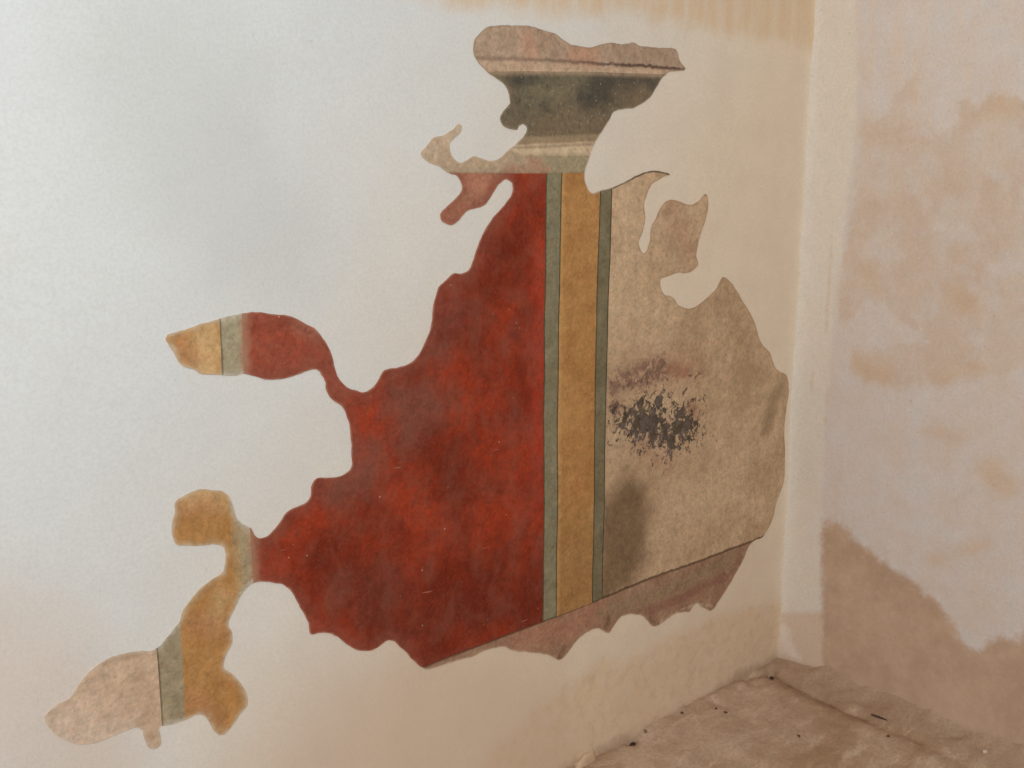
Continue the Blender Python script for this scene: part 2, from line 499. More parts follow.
# ------------------------------------------------------------------ THE PAINTED FRAGMENT
OUT_PX = [
    (472.9, 48.7), (474.5, 40.5), (480, 32.3), (490.5, 26.4), (506.9, 25.2), (528, 26.4), (542, 30), (556, 34.6), (563, 40.5), (572.5, 45.2), (589, 47.5),
    (598.3, 45.2), (610, 42.8), (621.7, 44.7), (633.4, 42.3), (640.5, 46.3), (659.2, 48), (675, 49.4), (679, 60.4), (684.5, 68.6), (680, 70.5), (668.6, 72),
    (661.5, 78), (655.7, 87.3), (647.5, 99), (633.4, 107.3), (624, 108.4), (613.5, 110.8), (607.6, 121.3), (600.6, 131.9), (592.4, 146), (587.7, 160),
    (584, 170), (584, 179.7), (587.2, 189), (591.9, 193.4), (598.9, 191), (611.4, 187.5), (623, 182.8), (635.6, 175.8), (645, 171.9), (652.8, 170.8),
    (660.6, 171.4), (668.8, 174.2), (663.8, 175.8), (657.5, 179.7), (651.2, 183.6), (646.6, 192.2), (643, 204.7), (644.2, 217.2), (641.9, 231.2), (638, 242.2),
    (640.3, 250.8), (642.6, 254), (646.6, 250), (649.7, 237.5), (650.5, 226.6), (655, 218.8), (659, 209.4), (664.5, 202.3), (671.6, 199.7), (679.4, 201.9),
    (688.8, 205), (696.6, 201.6), (705.2, 193.8), (706.7, 204.7), (705.2, 215.6), (701.2, 229.7), (696.6, 243.8), (695, 256.2), (697.3, 264), (691.6, 270.3),
    (685.3, 273), (677.5, 272.2), (669.7, 275), (660.3, 279), (660.3, 287.5), (663.4, 294.5), (672, 296.9), (677.5, 304.7), (683.8, 307.5), (691.6, 308.6),
    (701, 303), (710.3, 294.5), (716.6, 287.5), (720.5, 279), (723.6, 277), (732.2, 285), (740, 298.4), (747.8, 311), (754.8, 325), (760.3, 342.2), (769.7, 353),
    (776, 368.8), (786.6, 376), (788.8, 391), (786, 410), (784, 432), (784.5, 459.4), (783.4, 481), (775.7, 503), (771.6, 519.5), (763, 536), (754.3, 540),
    (747.5, 547.3), (743.6, 557), (736.7, 570.8), (729, 584.5), (719, 600), (711.3, 610.2), (703.5, 607.9), (695.7, 603), (688.9, 611.8), (682, 611.8),
    (674, 613.8), (658.6, 624.5), (651.8, 625.5), (646.9, 620.6), (642, 615.7), (633, 613.8), (621.5, 615.7), (614.6, 623.5), (607.8, 632.9), (597.7, 628),
    (586, 632), (576.3, 639.8), (568.4, 650.5), (559.6, 659.7), (547, 654.5), (529.4, 652), (513.8, 650.5), (502, 646.3), (484.5, 650.5), (472.7, 656.4),
    (457, 660.3), (431.7, 668.5), (422, 667.2), (412.6, 659.6), (404.8, 650.8), (395, 642), (388, 640), (379.4, 646), (369.6, 650.2), (356, 649.5), (346, 644),
    (336.4, 636), (326.6, 632.7), (316.9, 632.7), (310.4, 633.8), (308, 622.5), (301.3, 609.8), (294.4, 597), (289.5, 589.3), (281.7, 584.4), (272.5, 582.3),
    (260, 581.6), (250.6, 584), (244.4, 589.4), (238.8, 598.8), (231.7, 612.8), (227.8, 623.8), (231.7, 631.6), (231.7, 642.5), (224.7, 656.6), (223.9, 668),
    (233, 675), (242.2, 686), (246.4, 697.5), (246.4, 705.3), (239.4, 713), (231.6, 725.6), (223.8, 734), (219, 734.7), (212.8, 728.8), (206.6, 717.8),
    (198, 713.9), (184.7, 719.4), (172.2, 724), (159, 726.4), (159.7, 736.6), (160.5, 742.8), (157, 747.5), (150.3, 748.3), (146.4, 742.8), (143.3, 735),
    (141, 728.8), (136, 727), (128, 729.5), (114, 735), (95, 742), (74, 743), (56, 734), (45, 722), (43.4, 716.6), (49.7, 710.3), (57.5, 703.3), (70, 697.8),
    (77.8, 685.3), (87, 672.8), (98, 664.2), (112, 657), (126, 653), (138.8, 651), (153.6, 650), (163.8, 641), (173, 630), (180, 620.6), (182.5, 611),
    (188.8, 602), (196, 593), (204, 585), (213, 579), (222.5, 572), (225.3, 564.4), (225.6, 555), (223.3, 546), (214.7, 544.4), (202, 545.3), (186.6, 545.3),
    (175.6, 543.8), (172.2, 536), (171.3, 526.9), (173.8, 512.8), (174.8, 501.9), (181.9, 496.4), (191.3, 491.7), (200.6, 489), (211.6, 489.7), (222.5, 491.7),
    (228.8, 497), (233.4, 508), (236.6, 519), (242.8, 523.8), (250.6, 528.4), (253.8, 534.7), (257.7, 537.8), (264.7, 537), (272.5, 531.6), (280.3, 522),
    (288, 511), (297.5, 506.6), (306.9, 501.9), (311, 495.6), (311.3, 486.9), (316.4, 478.8), (325, 477.5), (336, 477), (345.3, 473.6), (351.6, 466.6),
    (351.6, 452.5), (350.8, 438.4), (349.7, 424.4), (345.3, 411.9), (340.6, 404.8), (332.8, 400), (326.6, 392.5), (324.8, 380), (318, 370.3), (312, 369.3),
    (298.4, 374.2), (284.8, 378), (271, 379.7), (257.4, 377), (243.8, 373.2), (236, 375), (222.3, 374.6), (202.7, 374.2), (193, 369.3), (180.3, 364.5),
    (173.4, 352.7), (165.6, 338), (171.5, 333.2), (185, 329.3), (200.8, 323.8), (216.4, 319.5), (228, 316), (243.8, 313.3), (255.5, 312), (271, 314),
    (290.6, 316.6), (306.3, 323.8), (316, 330.3), (325.8, 343), (331.6, 356), (334.6, 368), (338.5, 378.5), (346.6, 386.9), (356, 390.8), (365.3, 391.9),
    (373, 386.9), (378.6, 379), (384, 369.7), (388.8, 368.4), (401, 366.9), (413.8, 360.3), (421.6, 349.4), (427.8, 335.3), (431.7, 321), (432.8, 305.6),
    (435.5, 296), (438, 287.8), (444.4, 280.8), (452, 273.8), (460, 273.4), (467.8, 270.6), (472.5, 261), (477, 247), (483.4, 231.6), (492.8, 217.5),
    (503.8, 205), (510.8, 195.6), (512.5, 188), (511.6, 183), (505.7, 179), (499.8, 182.3), (494, 190), (488, 199.8), (482.3, 205.7), (474.5, 208.6),
    (466.6, 210.6), (457, 221.3), (450, 225), (442, 221.3), (440, 214.5), (445, 207.7), (455, 198.9), (461.8, 190), (461, 182.3), (456, 175.4), (447, 172.5),
    (437.3, 165.7), (427.6, 161.8), (420, 153.4), (425.6, 147), (433.4, 137.3), (443.2, 135.4), (452, 129.5), (457.9, 123.7), (461, 125.6), (459.8, 132.5),
    (454, 137.3), (449, 144.2), (451, 155), (458.8, 162.7), (466.6, 160.4), (472.5, 156.5), (482.3, 158.8), (492, 161), (499.8, 157.9), (509.6, 149),
    (519.4, 140.3), (526, 132.5), (526, 126.6), (522.3, 123.3), (518.4, 125.2), (516.4, 129.5), (509.6, 129), (502.8, 125.6), (500.2, 118.8), (503.4, 110.8),
    (509.7, 103.7), (508, 92), (503.4, 83.8), (490.5, 74.5), (481, 66.2), (475.2, 58)]

outline = [Vector((*p, 0)) for p in catmull([Vector(wl(*p)) for p in OUT_PX], 0.006)] if False else catmull([Vector(wl(*p)) for p in OUT_PX], 0.006)
jit = []
for i, p in enumerate(outline):                  # crumbly edge
    q = Vector((noise.noise((p.x * 55, p.y * 55, 1.0)), noise.noise((p.x * 55, p.y * 55, 9.0)))) * 0.0016
    q += Vector((noise.noise((p.x * 190, p.y * 190, 4.0)), noise.noise((p.x * 190, p.y * 190, 6.0)))) * 0.0008
    jit.append(p + q)
outline = jit
OUTL = np.array([(p.x, p.y) for p in outline])


class VLine:                                     # painted upright boundary: x as a function of z
    def __init__(s, px, wob=0.0010, seed=0.0):
        pts = sorted((wl(*p) for p in px), key=lambda q: q[1])
        z0, z1 = pts[0][1], pts[-1][1]
        zs = np.array([p[1] for p in pts]); xs = np.array([p[0] for p in pts])
        Z = np.arange(z0, z1, 0.02)
        X = np.interp(Z, zs, xs) + np.array([wob * noise.noise((seed, z * 9, 0.0)) for z in Z])
        s.Z, s.X = Z, X

    def __call__(s, z): return np.interp(z, s.Z, s.X)
    def pts(s): return list(zip(s.X, s.Z))


class HLine:                                     # painted level boundary: z as a function of x
    def __init__(s, px, wob=0.0010, seed=0.0):
        pts = sorted((wl(*p) for p in px), key=lambda q: q[0])
        xs = np.array([p[0] for p in pts]); zs = np.array([p[1] for p in pts])
        X = np.arange(xs[0], xs[-1], 0.02)
        Z = np.interp(X, xs, zs) + np.array([wob * noise.noise((x * 9, seed, 0.0)) for x in X])
        s.X, s.Z = X, Z

    def __call__(s, x): return np.interp(x, s.X, s.Z)
    def pts(s): return list(zip(s.X, s.Z))


La = VLine([(130, 300), (148, 540), (156.7, 655), (159.8, 699), (163.5, 760)], .001, 1)
Lb = VLine([(138, 300), (150, 480), (166, 560), (180, 622), (182.6, 662), (184.7, 719), (187, 760)], .001, 2)
Lc = VLine([(217.4, 300), (219, 323), (221.6, 374), (229, 500), (231, 545), (236, 592), (239, 640), (243, 690), (247, 760)], .001, 3)
Ld = VLine([(241.6, 300), (242.6, 374), (250, 540), (253, 580), (256, 660), (260, 760)], .002, 4)
L1 = VLine([(545.4, 150), (545.2, 174), (541.8, 610), (541.3, 660)], .0010, 5)
L2 = VLine([(561.4, 150), (561.2, 174), (555.6, 610), (555, 660)], .0010, 6)
L3 = VLine([(600, 150), (599, 192), (597.3, 260), (591.3, 605), (590.5, 650)], .0010, 7)
L4 = VLine([(612, 150), (611.2, 190), (609.8, 260), (601.7, 600), (600.8, 650)], .0010, 8)
Hb = HLine([(20, 822.5), (430, 664.5), (520, 629.8), (591.9, 602.2), (648.8, 578.6), (697.7, 561.4), (762, 537), (800, 522)], .0015, 1)
Hf = HLine([(20, 168), (420, 171), (460, 173), (545, 173.5), (586, 172.5), (600, 165), (615, 150), (800, 150)], .0006, 2)
Hn = HLine([(380, 60), (495, 140), (508, 151), (520, 156), (545, 156), (592, 155.5), (620, 154)], .0006, 3)
Hk = HLine([(470, 136), (527, 136), (600, 133), (625, 132)], .0010, 4)
Hc = HLine([(460, 70), (490, 71.4), (572, 71.4), (640, 73.5), (668, 74.4), (700, 75)], .0010, 5)
Hd = HLine([(460, 57.5), (479, 58), (507, 58.7), (554, 60.4), (605, 64.4), (647.5, 66.2), (682.6, 69.3), (700, 71)], .0010, 6)

pts2, edges2 = [], []


def add_poly(ps, closed):
    b = len(pts2)
    for p in ps:
        pts2.append(Vector((float(p[0]), float(p[1]))))
    n = len(ps)
    for i in range(n if closed else n - 1):
        edges2.append((b + i, b + (i + 1) % n))


add_poly(OUTL, True)
zbase_min = OUTL[:, 1].min() - 0.05


def clip(L, test):
    run = []
    for p in L.pts():
        if test(p):
            run.append(p)
        else:
            if len(run) > 1:
                add_poly(run, False)
            run = []
    if len(run) > 1:
        add_poly(run, False)


for L in (La, Lb, Lc, Ld, L1, L2, L3, L4):
    add_poly(L.pts(), False)
for L in (Hb, Hf, Hn, Hk, Hc):
    add_poly(L.pts(), False)
x0, x1 = OUTL[:, 0].min(), OUTL[:, 0].max()
z0, z1 = OUTL[:, 1].min(), OUTL[:, 1].max()
gs = 0.012
gp = []
j = 0
zz = z0
while zz < z1:
    xx = x0 + (0.5 * gs if j % 2 else 0)
    while xx < x1:
        gp.append((xx + random.uniform(-.2, .2) * gs, zz + random.uniform(-.2, .2) * gs)); xx += gs
    zz += gs * 0.87; j += 1
gp = np.array(gp)
ok = inside(gp, OUTL[::2]) & (seg_dist(gp, OUTL[::2]) > 0.005)
for L in (La, Lb, Lc, Ld, L1, L2, L3, L4):
    ok &= np.abs(gp[:, 0] - L(gp[:, 1])) > 0.003
for L in (Hb, Hf, Hn, Hk, Hc):
    ok &= np.abs(gp[:, 1] - L(gp[:, 0])) > 0.003
for p in gp[ok]:
    pts2.append(Vector(p))
cv, ce, cf, *_ = geometry.delaunay_2d_cdt(pts2, edges2, [], 0, 1e-7)
CVN = np.array([(v.x, v.y) for v in cv])
TRI = np.array([list(f) for f in cf if len(f) == 3])
CEN = CVN[TRI].mean(axis=1)
keep = inside(CEN, OUTL)
TRI, CEN = TRI[keep], CEN[keep]
cx, cz = CEN[:, 0], CEN[:, 1]
region = np.full(len(TRI), '', dtype=object)
above = cz > Hf(cx)
base = (~above) & (cz < Hb(cx)) & (cx > Ld(cz))
main = (~above) & (~base)
region[above & (cz > Hc(cx))] = 'cornice'
region[above & (cz <= Hc(cx)) & (cz > Hk(cx))] = 'capital'
region[above & (cz <= Hk(cx)) & (cz > Hn(cx))] = 'neck_moulding'
region[above & (cz <= np.minimum(Hn(cx), Hk(cx)))] = 'frieze_band'
region[above & (cx < wl(497, 130)[0]) & (cz < wl(470, 90)[1])] = 'frieze_band'
region[base] = 'plinth_border'
region[main & (cx < La(cz))] = 'pale_panel'
region[main & (cx >= La(cz)) & (cx < Lb(cz))] = 'green_stripe:a'
region[main & (cx >= Lb(cz)) & (cx < Lc(cz)) & (cz > wl(200, 430)[1])] = 'ochre_band:tip'
region[main & (cx >= Lb(cz)) & (cx < Lc(cz)) & (cz <= wl(200, 430)[1])] = 'ochre_band:low'
region[main & (cx >= Lc(cz)) & (cx < Ld(cz)) & (cz > wl(235, 430)[1])] = 'green_stripe:tip'
region[main & (cx >= Lc(cz)) & (cx < Ld(cz)) & (cz <= wl(235, 430)[1])] = 'green_stripe:low'
region[main & (cx >= Ld(cz)) & (cx < L1(cz))] = 'red_panel'
region[main & (cx >= L1(cz)) & (cx < L2(cz))] = 'green_stripe:b'
region[main & (cx >= L2(cz)) & (cx < L3(cz))] = 'ochre_band:col'
region[main & (cx >= L3(cz)) & (cx < L4(cz))] = 'green_stripe:c'
region[main & (cx >= L4(cz))] = 'grey_panel'
# a triangle that lies left of the leftmost upright but in the low ochre lobe east of it stays with its colour
low_ochre_east = (region == 'green_stripe:low') & (cz < wl(240, 606)[1])
region[low_ochre_east] = 'ochre_band:low'

THICK = 0.0018


def front_y(x, z):
    return -wall_bulge(x, z, 11.0) - THICK - 0.0007 * noise.noise((x * 22, z * 22, 8.0))


CX, CZ = wl(560, 420)
ORG = Vector((CX, 0.0, CZ))
fresco = bpy.data.objects.new('wall_painting_fragment', None)
fresco.empty_display_size = 0.1
fresco.location = ORG
col.objects.link(fresco)
fresco['label'] = 'ragged wall painting fragment with red panel, ochre column and grey panel on white plaster wall'
fresco['category'] = 'wall painting'


def part(name, key, mat, attrs, label=None):
    sel = TRI[region == key]
    used, inv = np.unique(sel, return_inverse=True)
    tri = inv.reshape(sel.shape)
    Pn = CVN[used]
    # counter-clockwise as seen from the room (from -y)
    verts = [(x - ORG.x, front_y(x, z), z - ORG.z) for x, z in Pn]
    nv = len(verts)
    faces = []
    cnt = {}
    for t in tri:
        a, b, c = (int(v) for v in t)
        ar = (Pn[b][0] - Pn[a][0]) * (Pn[c][1] - Pn[a][1]) - (Pn[b][1] - Pn[a][1]) * (Pn[c][0] - Pn[a][0])
        if ar < 0:
            b, c = c, b
        faces.append((a, b, c))
        for e in ((a, b), (b, c), (c, a)):
            cnt[e] = cnt.get(e, 0) + 1
    nf = len(faces)
    border = [e for e in cnt if (e[1], e[0]) not in cnt]
    top, bot = {}, {}
    src = list(range(nv))

    def dup_v(i, back):
        d = bot if back else top
        if i not in d:
            d[i] = len(verts)
            x, y, z = verts[i]
            verts.append((x, y + (THICK + 0.0015 if back else 0.0), z))
            src.append(i)
        return d[i]
    for a, b in border:
        faces.append((dup_v(b, 0), dup_v(a, 0), dup_v(a, 1), dup_v(b, 1)))
    me = bpy.data.meshes.new(name)
    me.from_pydata(verts, [], faces)
    me.polygons.foreach_set('use_smooth', [i < nf for i in range(len(faces))])
    me.update()
    Q = Pn[np.array(src)]
    set_attr(me, 'edge', seg_dist(Q, OUTL))
    for k, fn in attrs.items():
        set_attr(me, k, fn(Q))
    o = link(name, me, mat, fresco)
    if label:
        o['label'] = label
    return o


def dv(L): return lambda Q: np.abs(Q[:, 0] - L(Q[:, 1]))
def dh(L): return lambda Q: Q[:, 1] - L(Q[:, 0])
def blob(r, *px): return lambda Q: r - seg_dist(Q, [wl(*p) for p in px], False)
def area(*px): return lambda Q: sdf(Q, [wl(*p) for p in px])


def worn_edge(n, base, w=0.004, amount=0.5, colour=None, amp=0.010):
    """thin plaster smears and dirt over the broken rim"""
    e = n.add(n.attr('edge'), n.mul(n.sub(n.noise(60, 5, 0.65), 0.5), amp))
    f = n.rng(e, w, 0.0, 0.0, amount)
    return n.mix(f, base, colour or C(196, 178, 160, K))


def grain(n, base, dark, light, a=0.25, b=0.2):
    g = n.noise(210, 3, 0.7)
    g2 = n.noise(95, 4, 0.7)
    base = n.mix(n.rng(g2, 0.50, 0.72, 0, a), base, dark)
    return n.mottle(n.mix(n.rng(g, 0.56, 0.74, 0, b), base, light), 0.62)


def fresco_bump(n):
    return n.add(n.mul(n.noise(190, 3, 0.6), 0.35), n.add(n.mul(n.noise(50, 4, 0.6), 0.7), n.noise(15, 3)))


# --- red panel
n = NT('red_ochre_paint')
a = n.noise(7, 6, 0.62, 0.3)
b = n.noise(22, 6, 0.66, 0.4)
vs = n.noise(16, 5, 0.6, 0.2, n.vec(1, 1, 0.3))
c = n.mix(n.rng(a, 0.32, 0.66), C(117, 43, 26, K), C(149, 56, 33, K))
c = n.mix(n.mul(n.rng(vs, 0.50, 0.70), 0.45), c, C(152, 56, 33, K))
c = n.mix(n.mul(n.rng(b, 0.52, 0.70), 0.55), c, C(100, 46, 36, K))
c = n.mix(n.mul(n.rng(n.noise(5, 5, 0.6, 0.2, n.vec(1, 1, 1, (3.1, 0, 7.7))), 0.52, 0.66), 0.30), c, C(126, 74, 64, K))
c = n.mix(n.mul(n.mask('bright', 0.03, 0.06, 18, 5), 0.5), c, C(168, 62, 44, K))
c = n.mix(n.mul(n.mask('dull', 0.05, 0.17, 16, 7, 0.65), 0.70), c, C(116, 72, 60, K))
c = n.mix(n.mul(n.mask('deep', 0.06, 0.17, 12, 6, 0.65), 0.65), c, C(94, 34, 20, K))
c = n.mix(n.mul(n.mask('arm', 0.03, 0.05, 22, 6), 0.75), c, n.mix(n.rng(b, 0.35, 0.65), C(140, 68, 50, K), C(152, 84, 66, K)))
c = n.mix(n.mul(n.mask('veil', 0.03, 0.05, 22, 6), 0.68), c, C(177, 133, 108, K))
c = n.mix(n.rng(n.add(n.attr('edge'), n.mul(n.sub(b, 0.5), 0.05)), 0.035, 0.0, 0.0, 0.55), c, C(128, 72, 58, K))
c = grain(n, c, C(92, 44, 36, K), C(176, 104, 84, K), 0.40, 0.22)
c = n.mix(n.rng(n.noise(17, 6, 0.7, 0.3, n.vec(1, 1, 0.6, (2, 0, 9))), 0.42, 0.66, 0.02, 0.34), c, C(128, 82, 66, K))
# pin-prick losses and fine scratches
c = n.mix(n.mul(n.rng(n.voro(44), 0.11, 0.05), n.rng(n.noise(13, 3), 0.54, 0.62, 0, 0.5)), c, C(205, 170, 150, K))
sc = n.noise(40, 3, 0.5, 0, n.vec(0.25, 1, 2.2, (0, 0, 0), (0, 0.5, 0)))
c = n.mix(n.rng(sc, 0.715, 0.745, 0, 0.35), c, C(190, 140, 120, K))
# the painted edge towards the pale border below and the green at the left
c = worn_edge(n, c, 0.004, 0.45, C(176, 130, 110, K))
c = n.mix(n.rng(n.add(n.attr('green'), n.mul(n.sub(n.noise(45, 4), 0.5), 0.022)), 0.024, 0.0, 0.0, 0.75), c, C(158, 122, 98, K))
c = n.mix(n.rng(n.add(n.attr('base'), n.mul(n.sub(n.noise(45, 4), 0.5), 0.006)), 0.004, 0.001, 0.0, 0.75), c, C(96, 58, 42, K))
MAT_RED = n.out(c, 0.9, fresco_bump(n), 0.0016, 0.5, 0.06)
part('red_panel', 'red_panel', MAT_RED, {
    'bright': blob(0.022, (538, 250), (541, 300), (539, 420), (537, 500)),
    'dull': lambda Q: np.maximum.reduce([blob(0.055, (400, 400), (425, 405), (410, 425))(Q), blob(0.035, (370, 455), (362, 480), (340, 490))(Q), blob(0.03, (455, 290), (452, 330), (440, 350))(Q), blob(0.03, (345, 590), (380, 600))(Q), blob(0.02, (395, 635), (402, 645))(Q)]),
    'deep': lambda Q: np.maximum.reduce([blob(0.05, (505, 250), (470, 330))(Q), blob(0.07, (330, 560), (400, 610), (440, 640))(Q), blob(0.09, (440, 600), (530, 600))(Q), blob(0.04, (430, 450), (450, 480))(Q)]),
    'veil': lambda Q: np.maximum(area((420, 160), (500, 160), (506, 176), (494, 192), (480, 215), (445, 240), (420, 215))(Q), blob(0.012, (300, 320), (318, 332))(Q)),
    'green': lambda Q: np.abs(Q[:, 0] - Ld(Q[:, 1])), 'base': dh(Hb),
    'arm': area((230, 300), (330, 310), (345, 365), (352, 395), (330, 400), (300, 380), (230, 390))}, 'large deep red painted panel')


# --- ochre bands
def ochre(name, shade):
    n = NT(name)
    a = n.noise(9, 6, 0.62, 0.3)
    b = n.noise(26, 6, 0.66)
    c = n.mix(n.rng(a, 0.32, 0.68), C(158, 112, 64, K), C(172, 127, 78, K))
    c = n.mix(n.mul(n.rng(b, 0.50, 0.70), 0.5), c, C(144, 102, 60, K))
    c = n.mix(n.mul(n.rng(n.noise(12, 5, 0.6, 0, n.vec(1, 1, 1, (5, 0, 2))), 0.54, 0.68), 0.45), c, C(170, 110, 66, K))
    if shade:
        c = n.mix(n.mul(n.mask('lowdark', 0.10, 0.10, 12, 5), 0.55), c, C(140, 106, 66, K))
        c = n.mix(n.mul(n.rng(n.add(n.attr('left'), n.mul(n.sub(n.noise(30, 4), .5), .012)), 0.016, 0.004), 0.35), c, C(190, 150, 96, K))
    else:
        c = n.mix(n.mul(n.mask('pale', 0.03, 0.06, 24, 6), 0.60), c, C(198, 166, 122, K))
        c = n.mix(n.mul(n.mask('brown', 0.02, 0.05, 24, 6), 0.55), c, C(166, 118, 84, K))
        tr = n.noise(55, 4, 0.6, 0.3, n.vec(1, 1, 2.2, (0, 0, 0), (0, 0.45, 0)))
        c = n.mix(n.rng(tr, 0.58, 0.74, 0, 0.25), c, C(150, 112, 74, K))
        e = n.add(n.attr('edge'), n.mul(n.sub(n.noise(30, 5, 0.65), 0.5), 0.03))
        c = n.mix(n.rng(e, 0.016, 0.0, 0.0, 0.55), c, C(176, 150, 118, K))
    c = grain(n, c, C(128, 92, 56, K), C(208, 174, 124, K), 0.35, 0.22)
    c = worn_edge(n, c, 0.004, 0.5) if shade else worn_edge(n, c, 0.006, 0.6, C(188, 166, 142, 1.30), 0.022)
    return n.out(c, 0.88, fresco_bump(n), 0.0016, 0.55, 0.2)


part('ochre_band', 'ochre_band:col', ochre('ochre_column_paint', True), {
    'lowdark': blob(0.11, (575, 560), (575, 640)), 'left': dv(L2)}, 'ochre yellow band of the painted column')
M_OCH = ochre('faded_ochre_paint', False)
OA = {'pale': lambda Q: np.maximum.reduce([blob(0.03, (205, 330), (208, 366))(Q), blob(0.02, (190, 495), (220, 496))(Q), blob(0.015, (222, 600), (214, 620))(Q)]),
      'brown': lambda Q: np.maximum.reduce([blob(0.015, (190, 360), (180, 345))(Q), blob(0.012, (185, 506), (215, 504))(Q), blob(0.02, (195, 622), (220, 626))(Q), blob(0.02, (190, 700), (215, 722))(Q)])}
part('ochre_band', 'ochre_band:tip', M_OCH, OA, 'faded ochre tip of the left tongue')
part('ochre_band', 'ochre_band:low', M_OCH, OA, 'lobed ochre band at the lower left')


# --- green stripes
def green(name, faded, tone=(124, 115, 92)):
    n = NT(name)
    a = n.noise(14, 5, 0.62, 0.2)
    t = tone
    c = n.mix(n.rng(a, 0.3, 0.7), C(t[0] - 8, t[1] - 8, t[2] - 10, K), C(t[0] + 8, t[1] + 8, t[2] + 6, K))
    c = n.mix(n.mul(n.rng(n.noise(30, 5), 0.52, 0.68), 0.5), c, C(t[0] - 8, t[1] - 1, t[2] + 4, K))
    if faded:
        c = n.mix(n.mul(n.rng(n.noise(24, 5, 0.6, 0, n.vec(1, 1, 1, (2, 0, 3))), 0.5, 0.7), 0.4), c, C(166, 142, 112, K))
        c = n.mix(n.rng(n.add(n.attr('soft'), n.mul(n.sub(n.noise(45, 4), .5), .014)), 0.012, 0.0, 0, 0.55), c, C(164, 112, 90, K))
        if faded == 'blur':
            c = n.mix(n.rng(n.add(n.attr('inner'), n.mul(n.sub(n.noise(30, 5), .5), .03)), 0.026, 0.0, 0, 0.85), c, C(166, 128, 84, K))
        e = n.add(n.attr('edge'), n.mul(n.sub(n.noise(40, 5, 0.65), 0.5), 0.018))
        c = n.mix(n.rng(e, 0.014, 0.0, 0.0, 0.6), c, C(178, 168, 154, K))
    c = grain(n, c, C(92, 86, 68, K), C(168, 160, 138, K), 0.35, 0.25)
    br = n.noise(70, 4, 0.65, 0, n.vec(1, 1, 0.5))
    lw = n.mul(n.sub(br, 0.5), 0.0040)
    d1 = n.add(n.attr('line_a'), lw)
    c = n.mix(n.rng(d1, 0.0046, 0.0018, 0, 0.88 if not faded else 0.6), c, C(66, 54, 38, K))
    if not faded:
        d2 = n.add(n.attr('line_b'), lw)
        c = n.mix(n.rng(d2, 0.0046, 0.0018, 0, 0.88), c, C(62, 52, 36, K))
        c = n.mix(n.rng(n.add(n.attr('base'), lw), 0.004, 0.0015, 0, 0.55), c, C(74, 58, 42, K))
    c = worn_edge(n, c, 0.003, 0.4)
    return n.out(c, 0.88, fresco_bump(n), 0.0016, 0.55, 0.2)


MG = green('grey_green_paint', False)
MG2 = green('dark_grey_green_paint', False, (113, 102, 80))
MGF = green('faded_grey_green_paint', True, (152, 140, 116))
MGL = green('taupe_green_paint', True, (146, 130, 106))
part('green_stripe', 'green_stripe:b', MG, {'line_a': dv(L1), 'line_b': dv(L2), 'base': dh(Hb)}, 'grey green stripe between red panel and ochre band')
part('green_stripe', 'green_stripe:c', MG2, {'line_a': dv(L3), 'line_b': dv(L4), 'base': dh(Hb)}, 'grey green stripe between ochre band and grey panel')
part('green_stripe', 'green_stripe:tip', MGF, {'line_a': dv(Lc), 'soft': dv(Ld)}, 'grey green stripe across the left tongue')
part('green_stripe', 'green_stripe:low', green('blurred_grey_green_paint', 'blur', (152, 134, 106)), {'line_a': lambda Q: np.full(len(Q), 0.1), 'soft': dv(Ld), 'inner': dv(Lc)}, 'blurred pale green stripe beside the narrow red neck')
part('green_stripe', 'green_stripe:a', MGL, {'line_a': dv(La), 'soft': lambda Q: np.full(len(Q), 0.1)}, 'taupe stripe with a dark left line at lower left')

# --- pale panel at the lower left
n = NT('pale_buff_paint')
c = n.mix(n.rng(n.noise(9, 5, 0.6), 0.3, 0.7), C(178, 150, 126, K), C(190, 163, 140, K))
c = n.mix(n.mul(n.rng(n.noise(30, 5, 0.65), 0.52, 0.7), 0.4), c, C(164, 138, 112, K))
e = n.add(n.attr('edge'), n.mul(n.sub(n.noise(34, 5, 0.65), 0.5), 0.03))
c = n.mix(n.rng(e, 0.016, 0.003, 0.0, 0.45), c, C(160, 134, 104, K))
c = n.mix(n.mul(n.mask('fade', 0.05, 0.16, 20, 6, 0.65), 0.85), c, C(190, 168, 150, 1.34))
c = worn_edge(n, c, 0.007, 0.6, C(190, 170, 152, 1.30), 0.02)
c = grain(n, c, C(140, 114, 92, K), C(206, 184, 164, K), 0.3, 0.25)
MAT_PALE = n.out(c, 0.9, fresco_bump(n), 0.0016, 0.55, 0.2)
part('pale_panel', 'pale_panel', MAT_PALE, {'fade': blob(0.05, (40, 725), (70, 748), (112, 752))}, 'pale buff painted panel fading into the wall')

# --- grey panel right of the column
n = NT('worn_grey_paint')
a = n.noise(6, 6, 0.62, 0.4)
b = n.noise(20, 6, 0.68, 0.3)
c = n.mix(n.rng(a, 0.32, 0.68), C(170, 141, 111, K), C(187, 158, 128, K))
c = n.mix(n.mul(n.rng(b, 0.5, 0.7), 0.45), c, C(156, 128, 100, K))
c = n.mix(n.mul(n.mask('light', 0.05, 0.07, 16, 5), 0.5), c, C(192, 164, 132, K))
c = n.mix(n.mul(n.mask('brownish', 0.06, 0.10, 14, 6), 0.6), c, C(156, 128, 98, K))
c = n.mix(n.mul(n.mask('green', 0.045, 0.09, 12, 6), 0.85), c, n.mix(n.rng(b, 0.35, 0.65), C(98, 74, 52, K), C(112, 88, 62, K)))
c = n.mix(n.mul(n.mask('olive', 0.022, 0.05, 22, 6), 0.5), c, C(110, 92, 62, K))
c = n.mix(n.mul(n.mask('lightmark', 0.006, 0.014, 40, 5), 0.6), c, C(176, 156, 126, K))
c = n.mix(n.mul(n.mask('rosy', 0.05, 0.08, 18, 5), 0.4), c, C(154, 112, 90, K))
